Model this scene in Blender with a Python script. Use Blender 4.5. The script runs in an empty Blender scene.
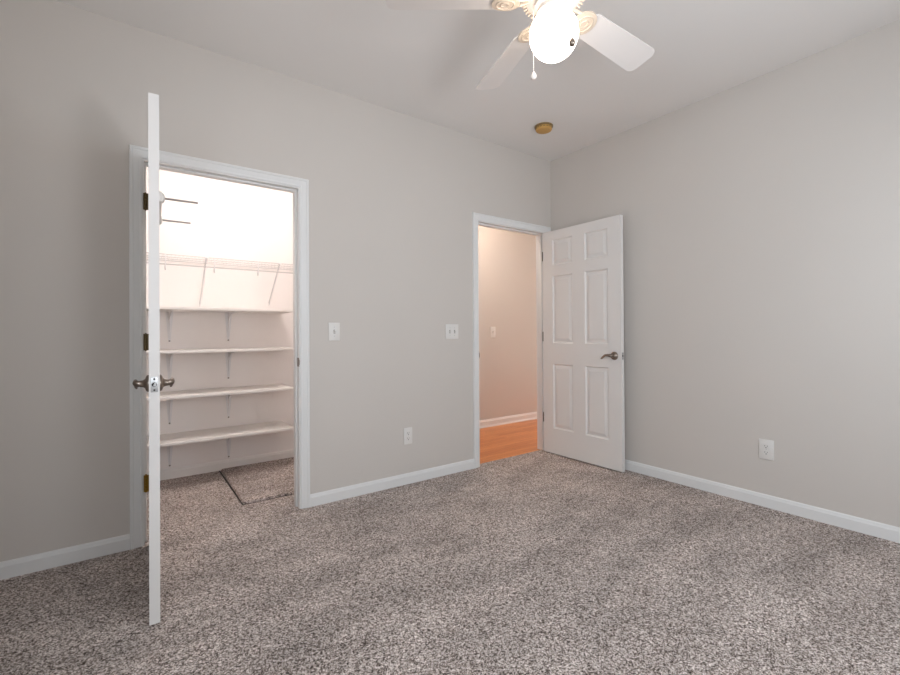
import bpy, bmesh, math, random
from math import sin, cos, pi, radians
from mathutils import Vector, Matrix

# ------------------------------------------------------------------ camera, world, light, exposure
C = bpy.context.scene.collection
SC = bpy.context.scene
FPX = 447.6
YAW, ROLL, PITCH = 0.6283, -0.0062, 0.0059
CAM = Vector((-3.2843, -2.8734, 1.115))
F0 = Vector((sin(YAW), cos(YAW), 0)); R0 = Vector((cos(YAW), -sin(YAW), 0)); U0 = Vector((0, 0, 1))
F1 = cos(PITCH)*F0 + sin(PITCH)*U0; U1 = cos(PITCH)*U0 - sin(PITCH)*F0
R1 = cos(ROLL)*R0 + sin(ROLL)*U1; U2 = cos(ROLL)*U1 - sin(ROLL)*R0
cd = bpy.data.cameras.new('camera'); cam = bpy.data.objects.new('camera', cd); C.objects.link(cam)
m3 = Matrix((R1, U2, -F1)).transposed()
cam.matrix_world = Matrix.Translation(CAM) @ m3.to_4x4()
cd.sensor_fit = 'HORIZONTAL'; cd.sensor_width = 36; cd.lens = FPX/900*36
cd.shift_y = -(337.5-330.38)/900
cd.clip_start = 0.05
SC.camera = cam

w = bpy.data.worlds.new('world'); SC.world = w; w.use_nodes = True
wn = w.node_tree.nodes; wb = wn['Background']
sky = wn.new('ShaderNodeTexSky'); sky.sky_type = 'HOSEK_WILKIE'
sky.sun_direction = Vector((-0.3, 0.6, 0.7)).normalized(); sky.turbidity = 4
w.node_tree.links.new(sky.outputs[0], wb.inputs[0]); wb.inputs[1].default_value = 1.0

def area(name, loc, rot, sx, sy, power, col, spread=180):
    l = bpy.data.lights.new(name, 'AREA'); l.shape = 'RECTANGLE'; l.size = sx; l.size_y = sy
    l.energy = power; l.color = col; l.spread = radians(spread)
    o = bpy.data.objects.new(name, l); C.objects.link(o); o.location = loc; o.rotation_euler = rot
    return o
area('side_fill_light', (-3.90, -2.80, 1.42), (radians(80), 0, radians(-90)), 0.9, 1.35, 29, (0.80, 0.90, 1.0))  # fill lamp added to lift the entry door and right wall
# daylight entering by the two windows in the wall behind the camera, and what the sunlit ground outside sends up
area('window_daylight', (-2.42, -3.42, 1.42), (radians(74), 0, 0), 0.76, 1.35, 11.5, (0.84, 0.92, 1.0))
area('window_daylight', (-1.02, -3.42, 1.42), (radians(74), 0, 0), 0.76, 1.35, 19, (0.84, 0.92, 1.0))
area('window_ground_light', (-2.42, -3.40, 1.35), (radians(125), 0, 0), 0.34, 0.80, 8.5, (0.95, 0.96, 1.0), 120)
# fill lamp added at the unseen hall end to brighten the lower wall
area('hall_fill_light', (2.56, 0.66, 1.05), (radians(90), 0, radians(90)), 0.7, 1.6, 16, (1.0, 0.95, 0.92))
POW = dict(fan=6.0, closet=54.0, hall=60.0)
SC.view_settings.view_transform = 'Standard'
SC.view_settings.look = 'None'
SC.view_settings.exposure = 0.36
SC.view_settings.gamma = 1.0
SC.view_settings.use_curve_mapping = False
SC.cycles.use_denoising = True
SC.cycles.max_bounces = 12; SC.cycles.diffuse_bounces = 8
SC.cycles.sample_clamp_indirect = 6
SC.cycles.caustics_reflective = False; SC.cycles.caustics_refractive = False

# ------------------------------------------------------------------ materials
def srgb(r, g, b):
    f = lambda c: (c/255)/12.92 if c/255 <= 0.04045 else ((c/255+0.055)/1.055)**2.4
    return (f(r), f(g), f(b), 1)
def mat(name, col, rough=0.5, metal=0, spec=0.5):
    m = bpy.data.materials.new(name); m.use_nodes = True
    b = m.node_tree.nodes['Principled BSDF']
    b.inputs['Base Color'].default_value = col; b.inputs['Roughness'].default_value = rough
    b.inputs['Metallic'].default_value = metal; b.inputs['Specular IOR Level'].default_value = spec
    return m, m.node_tree, b
def N(t, typ, **kw):
    n = t.nodes.new(typ)
    for k, v in kw.items(): setattr(n, k, v)
    return n
def L(t, a, b): t.links.new(a, b)
def add_noise(t, b, scale, strength, dist=0.002, var=0.0, base=None):
    tc = N(t, 'ShaderNodeTexCoord'); nz = N(t, 'ShaderNodeTexNoise'); nz.inputs['Scale'].default_value = scale
    nz.inputs['Detail'].default_value = 3
    L(t, tc.outputs['Object'], nz.inputs['Vector'])
    bp = N(t, 'ShaderNodeBump'); bp.inputs['Strength'].default_value = strength; bp.inputs['Distance'].default_value = dist
    L(t, nz.outputs['Fac'], bp.inputs['Height']); L(t, bp.outputs['Normal'], b.inputs['Normal'])
    if var:
        n2 = N(t, 'ShaderNodeTexNoise'); n2.inputs['Scale'].default_value = 1.3; L(t, tc.outputs['Object'], n2.inputs['Vector'])
        r = N(t, 'ShaderNodeValToRGB'); c = base
        r.color_ramp.elements[0].position = 0.3; r.color_ramp.elements[1].position = 0.7
        r.color_ramp.elements[0].color = (c[0]*(1-var), c[1]*(1-var), c[2]*(1-var), 1)
        r.color_ramp.elements[1].color = (c[0]*(1+var), c[1]*(1+var), c[2]*(1+var), 1)
        L(t, n2.outputs['Fac'], r.inputs[0]); L(t, r.outputs[0], b.inputs['Base Color'])
M = {}
c = srgb(208, 202, 196); M['wall'], t, b = mat('greige wall paint', c, 0.85, spec=0.2); add_noise(t, b, 160, 0.12, 0.001, 0.012, c)
c = srgb(243, 238, 235); M['closet_wall'], t, b = mat('pale closet wall paint', c, 0.85, spec=0.2); add_noise(t, b, 160, 0.12, 0.001, 0.01, c)
c = srgb(232, 229, 226); M['ceiling'], t, b = mat('white ceiling paint', c, 0.9, spec=0.15); add_noise(t, b, 90, 0.15, 0.001, 0.01, c)
c = srgb(229, 229, 228); M['trim'], t, b = mat('white semi gloss trim paint', c, 0.42, spec=0.3); add_noise(t, b, 40, 0.05, 0.001)
c = srgb(228, 225, 222); M['door'], t, b = mat('white door paint', c, 0.42, spec=0.35); add_noise(t, b, 60, 0.08, 0.001)
c = srgb(236, 232, 228); M['shelf'], t, b = mat('white painted shelf board', c, 0.45); add_noise(t, b, 50, 0.06, 0.001)
c = srgb(230, 228, 228); M['bracket'], t, b = mat('pale grey bracket enamel', c, 0.4, 0.0); add_noise(t, b, 80, 0.05)
c = srgb(200, 196, 194); M['wire'], t, b = mat('white vinyl coated wire', c, 0.4); add_noise(t, b, 80, 0.05)
c = srgb(140, 128, 118); M['nickel'], t, b = mat('brushed nickel', c, 0.28, 1.0); add_noise(t, b, 300, 0.05)
c = srgb(150, 142, 138); M['prong'], t, b = mat('grey prong enamel', c, 0.5); add_noise(t, b, 300, 0.05)
c = srgb(195, 195, 195); M['steel'], t, b = mat('satin steel plate', c, 0.4, 0.7); add_noise(t, b, 300, 0.05)
c = srgb(92, 78, 55); M['bronze'], t, b = mat('aged dark brass hinge', c, 0.4, 0.9); add_noise(t, b, 120, 0.1)
c = srgb(150, 115, 45); M['brass'], t, b = mat('worn brass hinge', c, 0.35, 0.9); add_noise(t, b, 120, 0.1)
c = srgb(40, 36, 33); M['dark'], t, b = mat('dark recess', c, 0.7); add_noise(t, b, 60, 0.1)
c = srgb(226, 223, 219); M['plate'], t, b = mat('white switch plastic', c, 0.4); add_noise(t, b, 60, 0.03)
c = srgb(120, 112, 106); M['slot'], t, b = mat('grey socket slot', c, 0.6); add_noise(t, b, 60, 0.03)
c = srgb(196, 152, 84); M['old_plastic'], t, b = mat('yellowed plastic', c, 0.5); add_noise(t, b, 60, 0.1, 0.001, 0.12, c)
c = srgb(130, 108, 70); M['old_plastic_dark'], t, b = mat('browned plastic', c, 0.5); add_noise(t, b, 60, 0.1)
c = srgb(232, 222, 214); M['fan'], t, b = mat('white fan enamel', c, 0.4); add_noise(t, b, 40, 0.05)
c = srgb(228, 222, 218); M['blade'], t, b = mat('white fan blade laminate', c, 0.5); add_noise(t, b, 40, 0.05)
c = srgb(214, 198, 180); M['fan_iron'], t, b = mat('cream fan bracket enamel', c, 0.4); add_noise(t, b, 60, 0.08)

def glow(name, col, strength):
    m = bpy.data.materials.new(name); m.use_nodes = True; t = m.node_tree
    b = t.nodes['Principled BSDF']; b.inputs['Base Color'].default_value = (0.9, 0.88, 0.84, 1); b.inputs['Roughness'].default_value = 0.3
    tc = N(t, 'ShaderNodeTexCoord'); nz = N(t, 'ShaderNodeTexNoise'); nz.inputs['Scale'].default_value = 6
    L(t, tc.outputs['Object'], nz.inputs['Vector'])
    mr = N(t, 'ShaderNodeMapRange'); mr.inputs['To Min'].default_value = strength*0.97; mr.inputs['To Max'].default_value = strength*1.03
    L(t, nz.outputs['Fac'], mr.inputs['Value']); L(t, mr.outputs['Result'], b.inputs['Emission Strength'])
    b.inputs['Emission Color'].default_value = col
    return m
M['fan_glow'] = glow('lit opal glass of the fan light', (1.0, 0.88, 0.76, 1), POW['fan'])
M['closet_glow'] = glow('lit closet lamp glass', (1.0, 0.94, 0.91, 1), POW['closet'])
M['hall_glow'] = glow('lit hall lamp glass', (1.0, 0.84, 0.72, 1), POW['hall'])

def carpet():
    m, t, b = mat('speckled taupe cut pile carpet', (0.3, 0.26, 0.22, 1), 1.0, spec=0.05)
    tc = N(t, 'ShaderNodeTexCoord')
    v = N(t, 'ShaderNodeTexVoronoi'); v.inputs['Scale'].default_value = 320
    L(t, tc.outputs['Object'], v.inputs['Vector'])
    sp = N(t, 'ShaderNodeSeparateColor'); L(t, v.outputs['Color'], sp.inputs[0])
    v2 = N(t, 'ShaderNodeTexVoronoi'); v2.inputs['Scale'].default_value = 190
    L(t, tc.outputs['Object'], v2.inputs['Vector'])
    sp2 = N(t, 'ShaderNodeSeparateColor'); L(t, v2.outputs['Color'], sp2.inputs[0])
    n1 = N(t, 'ShaderNodeTexNoise'); n1.inputs['Scale'].default_value = 90; n1.inputs['Detail'].default_value = 6; n1.inputs['Roughness'].default_value = 0.9
    L(t, tc.outputs['Object'], n1.inputs['Vector'])
    m1 = N(t, 'ShaderNodeMath', operation='MULTIPLY_ADD'); m1.inputs[1].default_value = 0.48; L(t, sp.outputs[0], m1.inputs[0])
    m2 = N(t, 'ShaderNodeMath', operation='MULTIPLY_ADD'); m2.inputs[1].default_value = 0.36; L(t, sp2.outputs[0], m2.inputs[0]); L(t, m2.outputs[0], m1.inputs[2])
    m0 = N(t, 'ShaderNodeMath', operation='MULTIPLY_ADD'); m0.inputs[1].default_value = 1.5; m0.inputs[2].default_value = -0.68
    L(t, n1.outputs['Fac'], m0.inputs[0]); L(t, m0.outputs[0], m2.inputs[2])
    mx = m1
    r = N(t, 'ShaderNodeValToRGB'); e = r.color_ramp.elements
    e[0].position = 0.20; e[0].color = srgb(62, 52, 48)
    e[1].position = 0.82; e[1].color = srgb(250, 242, 238)
    for p, cc in ((0.34, srgb(122, 109, 102)), (0.5, srgb(182, 169, 161)), (0.66, srgb(220, 208, 202))):
        k = e.new(p); k.color = cc
    L(t, mx.outputs[0], r.inputs[0])
    # brushed pile: broad light and dark tracks where the pile leans
    mp = N(t, 'ShaderNodeMapping'); mp.inputs['Scale'].default_value = (1.0, 2.2, 1); mp.inputs['Rotation'].default_value = (0, 0, 0.5)
    L(t, tc.outputs['Object'], mp.inputs[0])
    n2 = N(t, 'ShaderNodeTexNoise'); n2.inputs['Scale'].default_value = 2.2; n2.inputs['Detail'].default_value = 4; n2.inputs['Roughness'].default_value = 0.6
    L(t, mp.outputs[0], n2.inputs['Vector'])
    mr = N(t, 'ShaderNodeMapRange'); mr.inputs['From Min'].default_value = 0.3; mr.inputs['From Max'].default_value = 0.7
    mr.inputs['To Min'].default_value = 0.76; mr.inputs['To Max'].default_value = 1.16
    L(t, n2.outputs['Fac'], mr.inputs['Value'])
    mu = N(t, 'ShaderNodeVectorMath', operation='SCALE'); L(t, r.outputs[0], mu.inputs[0]); L(t, mr.outputs[0], mu.inputs['Scale'])
    L(t, mu.outputs[0], b.inputs['Base Color'])
    bp = N(t, 'ShaderNodeBump'); bp.inputs['Strength'].default_value = 0.6; bp.inputs['Distance'].default_value = 0.004
    L(t, mx.outputs[0], bp.inputs['Height']); L(t, bp.outputs['Normal'], b.inputs['Normal'])
    return m
M['carpet'] = carpet()
def wood():
    m, t, b = mat('orange oak strip flooring', (0.5, 0.2, 0.06, 1), 0.3)
    tc = N(t, 'ShaderNodeTexCoord')
    br = N(t, 'ShaderNodeTexBrick'); br.inputs['Scale'].default_value = 1.0
    br.inputs['Brick Width'].default_value = 0.7; br.inputs['Row Height'].default_value = 0.057; br.inputs['Mortar Size'].default_value = 0.0008
    br.inputs['Color1'].default_value = srgb(212, 138, 78); br.inputs['Color2'].default_value = srgb(192, 114, 58); br.inputs['Mortar'].default_value = srgb(120, 60, 28)
    br.offset = 0.37
    L(t, tc.outputs['Object'], br.inputs['Vector'])
    mp = N(t, 'ShaderNodeMapping'); mp.inputs['Scale'].default_value = (3, 45, 1); L(t, tc.outputs['Object'], mp.inputs[0])
    nz = N(t, 'ShaderNodeTexNoise'); nz.inputs['Scale'].default_value = 2; nz.inputs['Detail'].default_value = 6; L(t, mp.outputs[0], nz.inputs['Vector'])
    mr = N(t, 'ShaderNodeMapRange'); mr.inputs['To Min'].default_value = 0.7; mr.inputs['To Max'].default_value = 1.3; L(t, nz.outputs['Fac'], mr.inputs['Value'])
    mu = N(t, 'ShaderNodeVectorMath', operation='SCALE'); L(t, br.outputs['Color'], mu.inputs[0]); L(t, mr.outputs[0], mu.inputs['Scale'])
    L(t, mu.outputs[0], b.inputs['Base Color'])
    return m
M['wood'] = wood()
def glass():
    m = bpy.data.materials.new('window glass'); m.use_nodes = True; t = m.node_tree
    b = t.nodes['Principled BSDF']; b.inputs['Transmission Weight'].default_value = 1; b.inputs['Roughness'].default_value = 0.0
    tc = N(t, 'ShaderNodeTexCoord'); nz = N(t, 'ShaderNodeTexNoise'); nz.inputs['Scale'].default_value = 2
    L(t, tc.outputs['Object'], nz.inputs['Vector'])
    mr = N(t, 'ShaderNodeMapRange'); mr.inputs['To Min'].default_value = 0.0; mr.inputs['To Max'].default_value = 0.01
    L(t, nz.outputs['Fac'], mr.inputs['Value']); L(t, mr.outputs[0], b.inputs['Roughness'])
    return m
M['glass'] = glass()

# ------------------------------------------------------------------ mesh helpers
def bx(bm, x0, x1, y0, y1, z0, z1, bev=0.0):
    r = bmesh.ops.create_cube(bm, size=1)['verts']
    for v in r:
        v.co = Vector((x0+(v.co.x+.5)*(x1-x0), y0+(v.co.y+.5)*(y1-y0), z0+(v.co.z+.5)*(z1-z0)))
    if bev:
        es = list({e for v in r for e in v.link_edges})
        bmesh.ops.bevel(bm, geom=es, offset=bev, segments=2, profile=0.5, affect='EDGES')
def lathe(bm, prof, seg=32, mtx=None):
    """prof: list of (r, z) about local z"""
    mtx = mtx or Matrix.Identity(4); rings = []
    for r, z in prof:
        if r < 1e-6: rings.append([bm.verts.new(mtx @ Vector((0, 0, z)))])
        else: rings.append([bm.verts.new(mtx @ Vector((r*cos(2*pi*k/seg), r*sin(2*pi*k/seg), z))) for k in range(seg)])
    for a, b in zip(rings, rings[1:]):
        for k in range(seg):
            k2 = (k+1) % seg
            q = [a[k % len(a)], a[k2 % len(a)], b[k2 % len(b)], b[k % len(b)]]
            u = []
            for v in q:
                if v not in u: u.append(v)
            if len(u) > 2:
                try: bm.faces.new(u)
                except ValueError: pass
def tube(bm, pts, r, seg=8, flat=None):
    """swept tube, r a number or list; flat = (scale across, reference up) for an oval section"""
    pts = [Vector(p) for p in pts]; n = len(pts); rs = r if isinstance(r, (list, tuple)) else [r]*n; rings = []
    up = Vector((0, 0, 1))
    for i, p in enumerate(pts):
        d = (pts[min(i+1, n-1)]-pts[max(i-1, 0)]).normalized()
        ref = up if abs(d.dot(up)) < 0.95 else Vector((1, 0, 0))
        s = d.cross(ref).normalized(); u = s.cross(d).normalized()
        k1, k2 = (flat if flat else (1, 1))
        rings.append([bm.verts.new(p + s*rs[i]*k1*cos(2*pi*k/seg) + u*rs[i]*k2*sin(2*pi*k/seg)) for k in range(seg)])
    for a, b in zip(rings, rings[1:]):
        for k in range(seg): bm.faces.new([a[k], a[(k+1) % seg], b[(k+1) % seg], b[k]])
    bm.faces.new(rings[0][::-1]); bm.faces.new(rings[-1])
def poly_prism(bm, pts, z0, z1, mtx=None):
    mtx = mtx or Matrix.Identity(4)
    a = [bm.verts.new(mtx @ Vector((x, y, z0))) for x, y in pts]; b = [bm.verts.new(mtx @ Vector((x, y, z1))) for x, y in pts]
    n = len(pts)
    bm.faces.new(a[::-1]); bm.faces.new(b)
    for k in range(n): bm.faces.new([a[k], a[(k+1) % n], b[(k+1) % n], b[k]])
def obj(name, bm, m, parent=None, smooth=None, bevel=0):
    bmesh.ops.recalc_face_normals(bm, faces=bm.faces)
    me = bpy.data.meshes.new(name); bm.to_mesh(me); bm.free()
    me.materials.append(m)
    if smooth:
        for p in me.polygons: p.use_smooth = True
        me.set_sharp_from_angle(angle=radians(smooth))
    o = bpy.data.objects.new(name, me); C.objects.link(o)
    if parent: o.parent = parent
    return o
def tag(o, label, cat, group=None, kind=None):
    o['label'] = label
    if cat: o['category'] = cat
    if group: o['group'] = group
    if kind: o['kind'] = kind
    return o
def thing(name, label, cat, loc=(0, 0, 0), rz=0, group=None, kind=None):
    o = bpy.data.objects.new(name, None); C.objects.link(o); o.location = loc; o.rotation_euler = (0, 0, rz)
    o.empty_display_size = 0.1
    return tag(o, label, cat, group, kind)
def box_obj(name, m, parent, *d, bev=0.0):
    bm = bmesh.new(); bx(bm, *d, bev=bev); return obj(name, bm, m, parent, smooth=30 if bev else None)
def struct(o, label, cat): return tag(o, label, cat, None, 'structure')
def copy_tree(o, parent=None):
    c = o.copy(); C.objects.link(c)
    if parent: c.parent = parent
    for ch in list(o.children): copy_tree(ch, c)
    return c

# ------------------------------------------------------------------ dimensions
H = 2.743; T = 0.115; CZ = 0.003
XL, YB = -3.92, -3.44                    # wall left of the camera, wall behind it
CJ0, CJ1 = -3.201, -2.387                # closet opening
EJ0, EJ1 = -0.900, -0.085                # bedroom entry opening
OT = 2.045                               # top of both openings
YC = 1.21; CX0, CX1 = -3.92, -1.62       # closet back and side walls
YH = 1.185; HX0, HX1 = -1.40, 2.6        # hall

# ------------------------------------------------------------------ shell
def boxes(name, m, lst, label, cat):
    bm = bmesh.new()
    for d in lst: bx(bm, *d)
    return struct(obj(name, bm, m), label, cat)
boxes('wall_left', M['wall'], [
    (XL-T, CJ0-.018, 0, T, 0, H), (CJ1+.018, EJ0-.018, 0, T, 0, H), (EJ1+.018, 0, 0, T, 0, H),
    (CJ0-.018, CJ1+.018, 0, T, OT+.018, H), (EJ0-.018, EJ1+.018, 0, T, OT+.018, H)],
    'greige painted wall with the closet doorway and the entry doorway in it', 'wall')
boxes('wall_right', M['wall'], [(0, T, YB-T, T, 0, H)], 'plain greige wall on the right behind the open entry door', 'wall')
WZ0, WZ1 = 0.72, 2.12
WINS = ((-2.82, -2.02), (-1.42, -0.62))
boxes('wall_back', M['wall'], [(XL, WINS[0][0], YB-T, YB, 0, H), (WINS[0][1], WINS[1][0], YB-T, YB, 0, H), (WINS[1][1], 0, YB-T, YB, 0, H)] +
    [d for a, b in WINS for d in ((a, b, YB-T, YB, 0, WZ0), (a, b, YB-T, YB, WZ1, H))], 'greige wall behind the viewer with two windows', 'wall')
SY0, SY1 = -3.28, -2.32
boxes('wall_side', M['wall'], [(XL-T, XL, YB-T, SY0, 0, H), (XL-T, XL, SY1, 0, 0, H),
    (XL-T, XL, SY0, SY1, 0, WZ0), (XL-T, XL, SY0, SY1, WZ1, H)], 'greige side wall left of the viewer with one added window', 'wall')
boxes('ceiling', M['ceiling'], [(XL-T, T, YB-T, T, H, H+.1)], 'flat white bedroom ceiling', 'ceiling')
boxes('floor', M['carpet'], [(XL, 0, YB, 0.06, -.08, CZ), (CX0, CX1, 0.06, YC, -.08, CZ)], 'speckled taupe carpet running from the bedroom into the closet', 'floor')
boxes('floor_hall', M['wood'], [(HX0, HX1, 0.06, YH, -.08, -0.003)], 'orange oak strip floor of the hallway', 'floor')
boxes('wall_closet', M['closet_wall'], [(CX0, CX1, YC, YC+T, 0, H), (CX0-T, CX0, T, YC+T, 0, H), (CX1, CX1+.1, T, YC+T, 0, H),
    (CX0, CJ0-.09, T, T+.006, 0, H), (CJ1+.09, CX1, T, T+.006, 0, H), (CJ0-.09, CJ1+.09, T, T+.006, OT+.09, H)],  # thin pale lining on the doorway wall, added to bounce lamp light
      'pale closet walls behind the shelves, with an added bright lining facing them', 'wall')
boxes('ceiling_closet', M['ceiling'], [(CX0, CX1, T, YC, H, H+.1)], 'white ceiling inside the closet', 'ceiling')
boxes('wall_hall', M['wall'], [(HX0, HX1, YH, YH+T, 0, H), (HX0-.1, HX0, T, YH+T, 0, H), (T, HX1, 0, T, 0, H),
    (HX1, HX1+.1, T, .26, 0, H), (HX1, HX1+.1, 1.06, YH+T, 0, H), (HX1, HX1+.1, .26, 1.06, 0, .22), (HX1, HX1+.1, .26, 1.06, 2.05, H)],
      'greige hallway walls seen through the entry doorway', 'wall')
boxes('ceiling_hall', M['ceiling'], [(HX0, HX1, T, YH, H, H+.1)], 'white ceiling of the hallway', 'ceiling')

# baseboards: profile extruded along each wall
BP = [(0, 0), (.014, 0), (.014, .062), (.011, .068), (.010, .076), (.006, .082), (0, .082)]
def baseboard(bm, axis, wall, sgn, a0, a1, z=CZ, prof=BP):
    A, B = [], []
    for d, h in prof:
        for lst, a in ((A, a0), (B, a1)):
            p = (a, wall+sgn*d, z+h) if axis == 'x' else (wall+sgn*d, a, z+h)
            lst.append(bm.verts.new(p))
    n = len(prof)
    for k in range(n): bm.faces.new([A[k], A[(k+1) % n], B[(k+1) % n], B[k]])
    bm.faces.new(A); bm.faces.new(B[::-1])
def base(name, runs, label, prof=BP, m='trim'):
    bm = bmesh.new()
    for r in runs: baseboard(bm, *r, prof=prof)
    return struct(obj(name, bm, M[m], smooth=25), label, 'baseboard')
CW = 0.058; RV = 0.006
base('baseboard_left', [('x', 0, -1, XL, CJ0-RV-CW, CZ-.004), ('x', 0, -1, CJ1+RV+CW, EJ0-RV-CW, CZ-.004)], 'white baseboard along the wall with the two doorways')
base('baseboard_right', [('y', 0, -1, YB, -.002, CZ-.004)], 'white baseboard along the plain right wall')
base('baseboard_back', [('x', YB, 1, XL, 0, CZ-.004)], 'white baseboard behind the viewer')
base('baseboard_side', [('y', XL, 1, YB, 0, CZ-.004)], 'white baseboard of the side wall')
base('baseboard_closet', [('x', YC, -1, CX0, CX1, CZ-.004), ('y', CX0, 1, T, YC, CZ-.004), ('y', CX1, -1, T, YC, CZ-.004)], 'white baseboard at the foot of the closet walls', m='shelf')
HP = [(0, 0), (.026, 0), (.025, .010), (.019, .018), (.014, .020), (.014, .068), (.010, .074), (.009, .082), (.005, .090), (0, .090)]
base('baseboard_hall', [('x', YH, -1, HX0, HX1, -0.004)], 'white baseboard with shoe moulding in the hallway', HP)

# door frames
CP = [(0, 0), (0, .007), (.004, .010), (.010, .011), (.013, .008), (.030, .012), (.040, .013), (.044, .017), (.054, .017), (.058, .012), (.058, 0)]
def casing(bm, x0, x1, zt, yf, sg, zb=CZ-.004):
    st = []
    for u, v in CP:
        y = yf+sg*v
        st.append([bm.verts.new(p) for p in ((x0-RV-u, y, zb), (x0-RV-u, y, zt+RV+u), (x1+RV+u, y, zt+RV+u), (x1+RV+u, y, zb))])
    n = len(CP)
    for k in range(n):
        a, b = st[k], st[(k+1) % n]
        for j in range(3): bm.faces.new([a[j], a[j+1], b[j+1], b[j]])
    bm.faces.new([s[0] for s in st]); bm.faces.new([s[3] for s in st][::-1])
def frame(name, x0, x1, label, strike_x, sgn, zs):
    t = thing(name, label, 'door frame', ((x0+x1)/2, 0, 0), 0, None, 'structure'); ox = (x0+x1)/2
    bm = bmesh.new()
    for yf, sg in ((0, -1), (T, 1)): casing(bm, x0-ox, x1-ox, OT, yf, sg, 0.002)
    obj('casing', bm, M['trim'], t, smooth=30)
    bm = bmesh.new()
    bx(bm, x0-ox-.018, x0-ox, -.001, T+.001, 0, OT+.018); bx(bm, x1-ox, x1-ox+.018, -.001, T+.001, 0, OT+.018)
    bx(bm, x0-ox, x1-ox, -.001, T+.001, OT, OT+.018)
    obj('jamb', bm, M['trim'], t)
    bm = bmesh.new()
    bx(bm, x0-ox, x0-ox+.011, .038, .072, 0.005, OT, .002); bx(bm, x1-ox-.011, x1-ox, .038, .072, 0.005, OT, .002)
    bx(bm, x0-ox+.011, x1-ox-.011, .038, .072, OT-.011, OT, .002)
    obj('door_stop', bm, M['trim'], t, smooth=30)
    bm = bmesh.new(); xs = strike_x-ox
    a, b_ = sorted((xs, xs+sgn*.0025))
    bx(bm, a, b_, -.004, .034, zs-.028, zs+.028, .0008)
    tube(bm, [(xs+sgn*.001, -.004, zs-.016), (xs+sgn*.001, -.004, zs+.016)], .0035, 8)
    obj('strike_plate', bm, M['nickel'], t, smooth=30)['label'] = 'nickel strike plate'
    return t
frame('trim_1', CJ0, CJ1, 'white moulded frame around the closet doorway', CJ1, -1, .935)
frame('trim_2', EJ0, EJ1, 'white moulded frame around the entry doorway in the corner', EJ0, 1, .93)

# windows behind the viewer
def window(name, w, h, label, loc, rz):
    t = thing(name, label, 'window', loc, rz, None, 'structure')
    bm = bmesh.new()
    fw = .05
    for d in ((-w/2, -w/2+fw, -.08, -.03, 0, h), (w/2-fw, w/2, -.08, -.03, 0, h), (-w/2+fw, w/2-fw, -.08, -.03, 0, fw), (-w/2+fw, w/2-fw, -.08, -.03, h-fw, h), (-w/2+fw, w/2-fw, -.075, -.035, h/2-.025, h/2+.025)):
        bx(bm, *d, bev=.003)
    obj('window_frame', bm, M['trim'], t, smooth=30)
    box_obj('pane', M['glass'], t, -w/2+fw, w/2-fw, -.060, -.056, fw, h-fw)
    box_obj('window_sill', M['trim'], t, -w/2-.05, w/2+.05, -.03, .045, -.022, 0, bev=.004)
    bm = bmesh.new()
    for d in ((-w/2-.07, -w/2, 0, .014, 0, h+.07), (w/2, w/2+.07, 0, .014, 0, h+.07), (-w/2, w/2, 0, .014, h, h+.07)): bx(bm, *d, bev=.003)
    obj('casing', bm, M['trim'], t, smooth=30)
for k, (a, b) in enumerate(WINS):
    window('window_%d' % (k+1), b-a, WZ1-WZ0, ('white sash window behind the viewer, the one nearer the side wall', 'white sash window behind the viewer, the one nearer the right wall')[k], ((a+b)/2, YB, WZ0), 0)
window('window_3', SY1-SY0, WZ1-WZ0, 'white sash window added out of view in the side wall left of the viewer', (XL, (SY0+SY1)/2, WZ0), radians(-90))  # unseen window added to go with the side fill lamp

window('window_4', .80, 1.83, 'tall white unseen window added at the far end of the hallway', (HX1, .66, .22), radians(90))  # out of view, added to go with the hall fill lamp

# ------------------------------------------------------------------ six panel doors
DW, DT, DZ0, DZ1 = 0.808, 0.035, 0.014, 2.040
def door_leaf(bm):
    us = [0, .115, .337, .466, .690, DW]
    zs = [DZ0, .243, .829, 1.018, 1.630, 1.727, 1.957, DZ1]
    loops = [(0, 0), (.003, .004), (.009, .0105), (.015, .011), (.040, .003), (.041, .0022)]
    for side in (0, 1):
        Y = lambda d: d if side == 0 else DT-d
        for i in range(len(us)-1):
            for j in range(len(zs)-1):
                u0, u1, z0, z1 = us[i], us[i+1], zs[j], zs[j+1]
                if i in (1, 3) and j in (1, 3, 5):
                    rings = [[bm.verts.new((a, Y(d), b)) for a, b in ((u0+o, z0+o), (u1-o, z0+o), (u1-o, z1-o), (u0+o, z1-o))] for o, d in loops]
                    for A, B in zip(rings, rings[1:]):
                        for k in range(4): bm.faces.new([A[k], A[(k+1) % 4], B[(k+1) % 4], B[k]])
                    bm.faces.new(rings[-1])
                else:
                    bm.faces.new([bm.verts.new((a, Y(0), b)) for a, b in ((u0, z0), (u1, z0), (u1, z1), (u0, z1))])
    for f in (((0, 0), (0, 1)), ((DW, 0), (DW, 1))):
        u = f[0][0]
        for j in range(len(zs)-1): bm.faces.new([bm.verts.new(p) for p in ((u, 0, zs[j]), (u, DT, zs[j]), (u, DT, zs[j+1]), (u, 0, zs[j+1]))])
    for z in (DZ0, DZ1):
        for i in range(len(us)-1): bm.faces.new([bm.verts.new(p) for p in ((us[i], 0, z), (us[i+1], 0, z), (us[i+1], DT, z), (us[i], DT, z))])
    bmesh.ops.remove_doubles(bm, verts=bm.verts, dist=1e-5)
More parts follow.
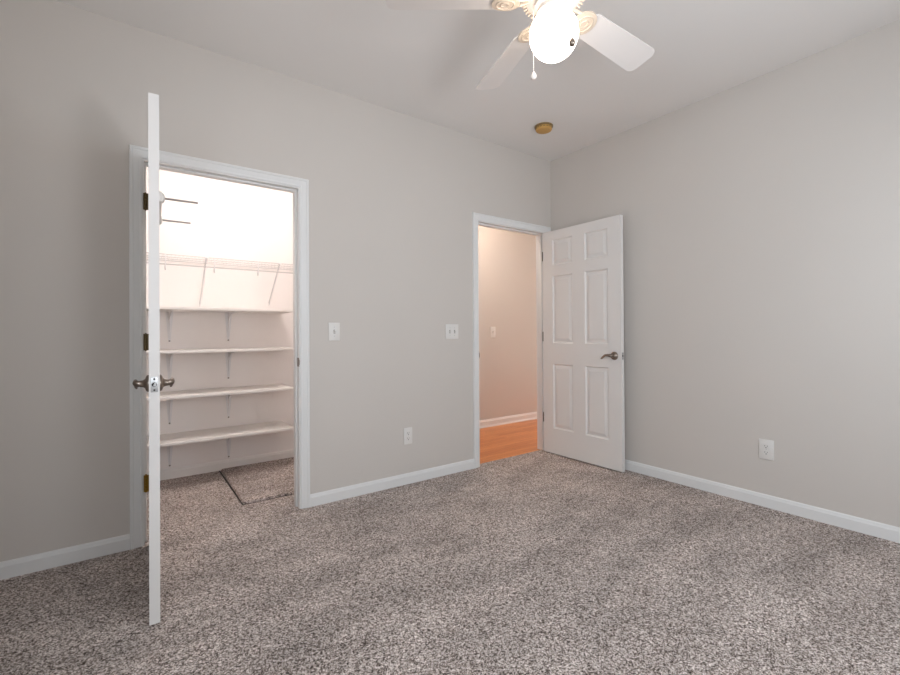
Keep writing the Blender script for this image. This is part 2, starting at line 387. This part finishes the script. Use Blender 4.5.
def lever(parent, u, z, side):
    """side -1: on the face y=0, side 1: on the face y=DT; the lever points back to the hinges"""
    y0 = 0 if side < 0 else DT
    mt = Matrix.Translation((u, y0, z)) @ Matrix.Rotation(radians(90 if side < 0 else -90), 4, 'X')
    bm = bmesh.new()
    lathe(bm, [(0, 0), (.033, 0), (.033, .003), (.031, .007), (.026, .010), (.019, .012), (.014, .018), (.012, .030), (0, .030)], 32, mt)
    t = obj('lever_handle', bm, M['nickel'], parent, smooth=40); t['label'] = 'brushed nickel lever handle'
    s = side
    pts = [(u, y0+s*.026, z), (u, y0+s*.033, z), (u-.003, y0+s*.041, z+.001), (u-.016, y0+s*.044, z+.003), (u-.034, y0+s*.044, z+.006), (u-.055, y0+s*.044, z+.004), (u-.070, y0+s*.044, z-.006), (u-.086, y0+s*.043, z-.018), (u-.097, y0+s*.041, z-.025)]
    bm = bmesh.new(); tube(bm, pts, [.011, .012, .013, .012, .0105, .0095, .0085, .0075, .005], 12, (.75, 1.0))
    obj('lever_arm', bm, M['nickel'], t, smooth=60)
    return t
def hinge(parent, z, m, px, py, ve):
    bm = bmesh.new()
    for k in range(5): lathe(bm, [(0, z-.044+k*.0178), (.0065, z-.044+k*.0178), (.0065, z-.044+(k+1)*.0178-.0012), (0, z-.044+(k+1)*.0178-.0012)], 16, Matrix.Translation((px, py, 0)))
    for zz, s in ((z-.044, -1), (z+.0445, 1)): lathe(bm, [(0, zz), (.004, zz), (.004, zz+s*.003), (0, zz+s*.005)], 12, Matrix.Translation((px, py, 0)))
    bx(bm, px, px+.0025, min(py, ve), max(py, ve), z-.044, z+.044)        # leaf let into the door edge
    y1 = py-.010
    bx(bm, px, px+.0022, y1, py, z-.044, z+.044)           # leaf reaching the jamb
    return obj('hinge', bm, m, parent, smooth=40)
def door(name, label, loc, rz, hm, hp, knob_z=.925):
    t = thing(name, label, 'door', loc, rz, None, 'structure')
    bm = bmesh.new(); door_leaf(bm); obj('door_leaf', bm, M['door'], t)
    lever(t, DW-.062, knob_z, -1); lever(t, DW-.062, knob_z, 1)
    for z, mm in zip((1.822, 1.077, .331), hm): hinge(t, z, M[mm], *hp)
    bm = bmesh.new(); bx(bm, DW, DW+.0012, .006, .029, knob_z-.029, knob_z+.029, .0005)
    lp = obj('latch_plate', bm, M['steel'], t, smooth=30); lp['label'] = 'satin steel latch plate'
    bm = bmesh.new(); lathe(bm, [(0, 0), (.0085, 0), (.0085, .0025), (.0075, .003), (.0, .003)], 20, Matrix.Translation((DW+.001, DT/2, knob_z)) @ Matrix.Rotation(radians(90), 4, 'Y'))
    obj('latch_collar', bm, M['dark'], lp, smooth=40)
    bm = bmesh.new()
    poly_prism(bm, [(-.004, -.006), (.006, -.006), (.006, .006), (-.0005, .006)], DW+.003, DW+.009, Matrix.Translation((0, DT/2, knob_z)) @ Matrix(((0, 0, 1, 0), (1, 0, 0, 0), (0, 1, 0, 0), (0, 0, 0, 1))))
    obj('latch_bolt', bm, M['steel'], lp)
    for dz in (-.021, .021):
        bm = bmesh.new(); lathe(bm, [(0, 0), (.0035, 0), (.003, .001), (0, .001)], 14, Matrix.Translation((DW+.0012, DT/2, knob_z+dz)) @ Matrix.Rotation(radians(90), 4, 'Y'))
        obj('screw', bm, M['dark'], lp)
    return t
d1 = door('door_1', 'white six-panel closet door standing open with its edge towards the viewer', (-3.181, -.016, 0), math.atan2(-.81, -.030), ('bronze', 'bronze', 'brass'), (-.004, -.014, DT-.004))
d2 = door('door_2', 'white six-panel entry door swung open in front of the right wall', (-.130, -.011, 0), radians(-90)+.002, ('bronze', 'bronze', 'bronze'), (-.004, DT+.004, -.006))

# ironing-board style rail with two prongs on the inner face of the closet door
t = thing('hanging_rail', 'white hanging rail with two slim grey prongs on the closet door', 'rail', (0, 0, 0))
t.location = d1.location; t.rotation_euler = d1.rotation_euler
bm = bmesh.new(); bx(bm, .15, .635, DT, DT+.013, 1.672, 1.716, .003)
obj('back_plate', bm, M['plate'], t, smooth=30)
for u in (.605, .175):
    bm = bmesh.new(); my = Matrix.Translation((u, DT+.010, 1.695)) @ Matrix.Rotation(radians(-90), 4, 'X')
    lathe(bm, [(0, 0), (.021, 0), (.021, .006), (.016, .011), (.006, .013), (0, .013)], 24, my); hub = obj('prong_mount', bm, M['plate'], t, smooth=35)
    bm = bmesh.new(); tube(bm, [(u, DT+.012, 1.695), (u, DT+.146, 1.695)], .0042, 10); obj('prong', bm, M['prong'], hub, smooth=40)

# ------------------------------------------------------------------ closet shelves
SX0, SX1 = -3.70, -2.166
SYF = .850
names = ['topmost of the four white closet shelf boards, under the wire shelf', 'second from the top of the four white closet shelf boards',
         'third from the top of the four white closet shelf boards', 'lowest of the four white closet shelf boards, above the carpet']
BX = (-3.42, -3.005, -2.590)
first = None
for k, zt in enumerate((1.315, 1.003, .678, .352)):
    if k == 0:
        t = thing('closet_shelf', names[0], 'shelf', (0, YC, zt), 0, 'shelf boards in the closet')
        bm = bmesh.new(); bx(bm, SX0, SX1, SYF-YC, -.0005, -.021, 0, .002); obj('board', bm, M['shelf'], t, smooth=30)
        for x in BX:
            bm = bmesh.new()
            poly_prism(bm, [(x-.007, -.256), (x+.007, -.256), (x+.012, -.20), (x+.027, -.0215), (x-.027, -.0215), (x-.012, -.20)], 0, .003, Matrix.Rotation(radians(90), 4, 'X'))   # wall leg, wide at the top
            poly_prism(bm, [(x-.026, -.001), (x-.009, -.30), (x+.009, -.30), (x+.026, -.001)], -.0245, -.0215)   # arm under the board
            w = .0018                                                      # pressed rib, hollow towards the corner
            pr = [(-.003, -.235), (-.003, -.0245), (-.28, -.0245), (-.27, -.030), (-.12, -.042), (-.045, -.080), (-.018, -.16), (-.010, -.235)]
            A = [bm.verts.new((x+sx*w, y, z)) for sx in (-1, 1) for y, z in pr]; n = len(pr)
            bm.faces.new(A[:n]); bm.faces.new(A[n:][::-1])
            for j in range(n): bm.faces.new([A[j], A[(j+1) % n], A[n+(j+1) % n], A[n+j]])
            br = obj('bracket', bm, M['bracket'], t)
            bm = bmesh.new(); lathe(bm, [(0, .002), (.006, .002), (.004, .005), (0, .0055)], 12, Matrix.Translation((x, -.001, -.248)) @ Matrix.Rotation(radians(90), 4, 'X'))
            obj('screw', bm, M['nickel'], br)
        first = t
    else:
        c2 = copy_tree(first); c2.location.z = zt; c2['label'] = names[k]

# wire shelf with its hanging rod
t = thing('wire_shelf', 'white wire shelf with slanted braces high on the closet back wall', 'wire shelf', (0, YC, 1.690))
WX = (CX0+.01, CX1-.01); yf = .895-YC
bm = bmesh.new()
for y, z in ((yf, 0), (yf, -.045), (yf+.10, -.004), (yf+.20, -.004), (-.012, 0)): tube(bm, [(WX[0], y, z), (WX[1], y, z)], .0026, 6)
x = WX[0]+.01
while x < WX[1]:
    tube(bm, [(x, -.012, .003), (x, yf, .003), (x, yf-.002, -.045)], .0006, 4); x += .0254
obj('wire_deck', bm, M['wire'], t)
bm = bmesh.new(); tube(bm, [(WX[0], yf+.018, -.068), (WX[1], yf+.018, -.068)], .004, 8); obj('hanging_rod', bm, M['wire'], t, smooth=40)
for x in (-3.36, -3.05, -2.737, -2.426, -2.115, -1.80):
    bm = bmesh.new(); tube(bm, [(x, yf-.004, .004), (x, yf-.006, -.045), (x, yf, -.085), (x, yf+.012, -.108), (x, yf+.022, -.095), (x, yf+.022, -.076)], .0035, 6); obj('rod_hook', bm, M['bracket'], t, smooth=40)
for x, zb in ((-3.33, -.335), (-2.792, -.335), (-2.262, -.31), (-1.75, -.32)):
    bm = bmesh.new(); A = [Vector((x, yf-.004, .002)), Vector((x-.004, -.004, zb))]
    tube(bm, [A[0], A[0]+Vector((0, .004, -.012)), A[0].lerp(A[1], .5), A[1]+Vector((0, -.003, .012)), A[1]+Vector((0, 0, -.018))], [.004, .005, .005, .005, .004], 8, (1.2, .7))
    bx(bm, x-.014, x+.014, yf-.009, yf+.004, -.006, .006, .002)
    obj('brace', bm, M['bracket'], t, smooth=50)

# loose rectangle of carpet over the floor hatch
bm = bmesh.new()
bx(bm, -2.652, CX1-.02, .297, YC-.016, CZ, CZ+.014)
for v in bm.verts:
    if v.co.x < -2.6 and v.co.y < .4: v.co.x -= .010
bmesh.ops.bevel(bm, geom=[e for e in bm.edges if all(v.co.z > CZ+.01 for v in e.verts)], offset=.006, segments=2, affect='EDGES')
tag(obj('carpet_panel', bm, M['carpet'], None, smooth=60), 'loose square panel of taupe carpet lying on the closet floor', 'carpet')
# the dark cut line round it: bare edge of the backing
bm = bmesh.new(); bx(bm, -2.668, -2.658, .285, YC-.016, CZ-.002, CZ+.0012); bx(bm, -2.658, CX1-.02, .285, .293, CZ-.002, CZ+.0012)
tag(obj('carpet_cut_edge', bm, M['dark'], None), 'dark cut edge of the carpet around the loose closet panel', 'carpet edge', None, 'structure')

# ------------------------------------------------------------------ switches and outlets (local: back on y=0, faces -y)
def plate(bm, w, h):
    bx(bm, -w/2, w/2, -.006, 0, -h/2, h/2, .003)
def screws(parent, lst):
    for x, z in lst:
        bm = bmesh.new(); lathe(bm, [(0, .0055), (.0032, .0055), (.0028, .0072), (0, .0075)], 12, Matrix.Translation((x, 0, z)) @ Matrix.Rotation(radians(90), 4, 'X'))
        obj('screw', bm, M['steel'], parent, smooth=40)
def switch(label, loc, rz, n, w, h):
    t = thing('light_switch', label, 'light switch', loc, rz, 'light switches')
    bm = bmesh.new(); plate(bm, w, h); p = obj('wall_plate', bm, M['plate'], t, smooth=30)
    xs = [0] if n == 1 else [-.023, .023]
    for x in xs:
        bm = bmesh.new(); bx(bm, x-.0055, x+.0055, -.0068, -.0055, -.0125, .0125)
        fr = obj('toggle_slot', bm, M['slot'], t)
        bm = bmesh.new()
        A = [bm.verts.new((x+sx*.0042, y, z)) for sx in (-1, 1) for y, z in ((-.006, -.010), (-.006, .006), (-.0185, .011), (-.0195, .005))]
        bm.faces.new(A[:4]); bm.faces.new(A[4:][::-1])
        for j in range(4): bm.faces.new([A[j], A[(j+1) % 4], A[4+(j+1) % 4], A[4+j]])
        obj('toggle', bm, M['plate'], fr)
    screws(p, [(x, z) for x in xs for z in (-.030, .030)])
    return t
switch('white single-toggle switch plate beside the closet doorway', (-2.154, -.0005, 1.129), 0, 1, .078, .120)
switch('white double-toggle switch plate left of the entry doorway', (-1.179, -.0005, 1.126), 0, 2, .124, .118)
switch('white single switch plate on the hallway wall seen through the doorway', (.300, YH-.0005, 1.122), 0, 1, .082, .130)
def outlet(label, loc, rz, w, h):
    t = thing('electrical_outlet', label, 'outlet', loc, rz, 'electrical outlets')
    bm = bmesh.new(); plate(bm, w, h); p = obj('wall_plate', bm, M['plate'], t, smooth=30)
    for zc in (-.0195, .0195):
        bm = bmesh.new(); pts = []
        for k in range(28):
            a = 2*pi*k/28; pts.append((.0172*cos(a), max(-.0135, min(.0135, .0172*sin(a)))))
        poly_prism(bm, pts, .0055, .0078, Matrix.Translation((0, 0, zc)) @ Matrix.Rotation(radians(90), 4, 'X'))
        r = obj('receptacle', bm, M['plate'], t)
        bm = bmesh.new(); bx(bm, -.0078, -.0054, -.0084, -.0076, zc-.001, zc+.008); bx(bm, .0054, .0078, -.0084, -.0076, zc-.000, zc+.007)
        lathe(bm, [(0, .0076), (.003, .0076), (.003, .0084), (0, .0084)], 12, Matrix.Translation((0, 0, zc-.0075)) @ Matrix.Rotation(radians(90), 4, 'X'))
        obj('slots', bm, M['dark'], r)
    screws(p, [(0, 0)])
    return t
outlet('white duplex outlet low on the wall between the two doorways', (-1.589, -.0005, .356), 0, .072, .122)
outlet('white duplex outlet low on the plain right wall', (-.0005, -1.753, .366), radians(-90), .082, .126)

# ------------------------------------------------------------------ smoke detector
t = thing('smoke_detector', 'round yellowed smoke detector on the ceiling near the corner', 'smoke detector', (-.605, -.462, H))
bm = bmesh.new(); lathe(bm, [(0, 0), (.072, 0), (.072, -.008), (.066, -.012), (0, -.012)], 40); obj('mounting_base', bm, M['old_plastic_dark'], t, smooth=35)
bm = bmesh.new(); lathe(bm, [(0, -.012), (.063, -.012), (.064, -.028), (.058, -.036), (.048, -.039), (.030, -.040), (0, -.041)], 40); cv = obj('cover', bm, M['old_plastic'], t, smooth=35)
bm = bmesh.new()
for k in range(16):
    a = 2*pi*k/16; mt = Matrix.Rotation(a, 4, 'Z')
    r = bmesh.ops.create_cube(bm, size=1)['verts']
    for v in r: v.co = mt @ Vector((.0635+v.co.x*.003, v.co.y*.015, -.021+v.co.z*.005))
obj('vent_slots', bm, M['old_plastic_dark'], cv)

# ------------------------------------------------------------------ ceiling fan
FC = (-1.9607, -1.7362); BZ = 2.373
t = thing('ceiling_fan', 'white five-blade ceiling fan with a lit opal globe', 'ceiling fan', (FC[0], FC[1], H))
zb = BZ-H
bm = bmesh.new(); lathe(bm, [(0, 0), (.068, 0), (.070, -.012), (.062, -.040), (.040, -.058), (.018, -.064), (0, -.064)], 40); obj('canopy', bm, M['fan'], t, smooth=40)
bm = bmesh.new(); lathe(bm, [(0, -.05), (.0125, -.05), (.0125, -.17), (0, -.17)], 20); obj('downrod', bm, M['fan'], t, smooth=40)
bm = bmesh.new(); lathe(bm, [(0, -.150), (.045, -.152), (.060, -.165), (.110, -.185), (.138, -.215), (.142, -.300), (.138, -.330), (.122, -.352), (.088, -.366), (.074, -.370), (0, -.370)], 56)
mo = obj('motor_housing', bm, M['fan'], t, smooth=40)
bm = bmesh.new()
for k in range(40):
    a = 2*pi*k/40; mt = Matrix.Rotation(a, 4, 'Z') @ Matrix.Translation((.105, 0, -.3605)) @ Matrix.Rotation(radians(22), 4, 'Y')
    r = bmesh.ops.create_cube(bm, size=1)['verts']
    for v in r: v.co = mt @ Vector((v.co.x*.026, v.co.y*.006, v.co.z*.003))
obj('vent_slots', bm, M['fan_iron'], mo)
bm = bmesh.new(); lathe(bm, [(0, -.368), (.070, -.368), (.072, -.374), (.072, -.388), (.060, -.394), (.054, -.398), (.060, -.402), (.062, -.414), (0, -.414)], 40)
obj('switch_housing', bm, M['fan'], t, smooth=35)
gz = 2.248-H
bm = bmesh.new(); prof = [(0, gz-.094)]
for k in range(1, 22):
    a = -pi/2 + k*pi/24.0
    prof.append((.092*cos(a), gz+.094*sin(a)))
prof += [(.048, gz+.090), (.048, gz+.104)]
lathe(bm, prof, 48); obj('glass_globe', bm, M['fan_glow'], t, smooth=60)['label'] = 'lit round opal glass shade'
def blade_shape():
    pts = []; r0, r1 = .205, .638
    def w(r): return .057+.012*(r-r0)/(r1-r0)
    rc = .035
    pts.append((r0, -w(r0)+.012)); pts.append((r0+.012, -w(r0)))
    for k in range(5):
        a = -pi/2+k*pi/8; pts.append((r1-rc+rc*cos(a), -w(r1)+rc+rc*sin(a)))
    for k in range(5):
        a = k*pi/8; pts.append((r1-rc+rc*cos(a), w(r1)-rc+rc*sin(a)))
    pts.append((r0+.012, w(r0))); pts.append((r0, w(r0)-.012))
    return pts
BA = [radians(1.1+72*k) for k in range(5)]
for a in BA:
    rot = Matrix.Rotation(a, 4, 'Z') @ Matrix.Translation((0, 0, zb)) @ Matrix.Rotation(radians(-14.2), 4, 'X')
    bm = bmesh.new(); poly_prism(bm, blade_shape(), -.003, .003, rot)
    bmesh.ops.bevel(bm, geom=[e for e in bm.edges if len(e.link_faces) == 2 and e.calc_face_angle(0) > 1.2], offset=.0012, segments=1, affect='EDGES')
    bl = obj('blade', bm, M['blade'], t)
    # ornamental blade iron: stem from the motor, round scrolled plate under the blade
    bm = bmesh.new()
    lathe_pts = []
    for k in range(24):
        q = 2*pi*k/24; lathe_pts.append((.182+.054*cos(q), .053*sin(q)))
    poly_prism(bm, lathe_pts, -.010, -.003, rot)
    P = lambda x, y, z: rot @ Vector((x, y, z))
    for sgn in (-1, 1):
        tube(bm, [P(.09, sgn*.014, .006), P(.12, sgn*.020, .000), P(.145, sgn*.026, -.005), P(.165, sgn*.026, -.006)], [.007, .007, .006, .005], 8)
    tube(bm, [P(.184+.034*cos(q), .036*sin(q), -.0105) for q in [2*pi*j/24 for j in range(25)]], .0025, 6)
    tube(bm, [P(.186+.015*cos(q), .017*sin(q), -.0105) for q in [2*pi*j/16 for j in range(17)]], .002, 6)
    obj('blade_iron', bm, M['fan_iron'], t, smooth=40)
# pull chains
camR = Vector((R1.x, R1.y, 0)).normalized(); camB = -Vector((F1.x, F1.y, 0)).normalized()
for off, zend, lab in ((camR*-.076, 2.090, 'ball'), (Vector((-.030, -.107, 0)), 2.149, 'fob')):
    bm = bmesh.new(); p = Vector((off.x, off.y, 0)); d = off.normalized()
    st = d*.062
    pts = [Vector((st.x, st.y, -.378)), Vector((p.x*1.02, p.y*1.02, -.384)), Vector((p.x*1.03, p.y*1.03, -.398)), Vector((p.x*1.03, p.y*1.03, zend-H+.015))]
    tube(bm, pts, .0013, 6)
    n = int((-.398-(zend-H+.015))/.007)
    for j in range(n): bmesh.ops.create_icosphere(bm, subdivisions=1, radius=.0022, matrix=Matrix.Translation((pts[3].x, pts[3].y, zend-H+.018+j*.007)))
    ch = obj('pull_chain', bm, M['fan'], t, smooth=60)
    bm = bmesh.new()
    lathe(bm, [(0, .018), (.004, .016), (.0105, .004), (.0115, -.002), (.009, -.010), (0, -.013)], 20, Matrix.Translation((pts[3].x, pts[3].y, zend-H)))
    obj('chain_knob', bm, M['nickel'] if lab == 'fob' else M['fan'], ch, smooth=60)

# ------------------------------------------------------------------ lamps that light the closet and the hall
def dome(label, loc, glow_m):
    t = thing('ceiling_light', label, 'ceiling light', loc, 0, 'domed ceiling lights')
    bm = bmesh.new(); lathe(bm, [(0, 0), (.150, 0), (.150, -.018), (.142, -.022), (0, -.022)], 40); obj('lamp_base', bm, M['fan'], t, smooth=35)
    bm = bmesh.new(); lathe(bm, [(.138, -.022), (.134, -.045), (.115, -.070), (.080, -.088), (.040, -.096), (0, -.098)], 40)
    obj('glass_shade', bm, glow_m, t, smooth=60)
dome('round domed light on the closet ceiling above the shelves', (-2.60, .30, H), M['closet_glow'])
dome('round domed light on the hallway ceiling left of the doorway', (-.20, .52, H), M['hall_glow'])
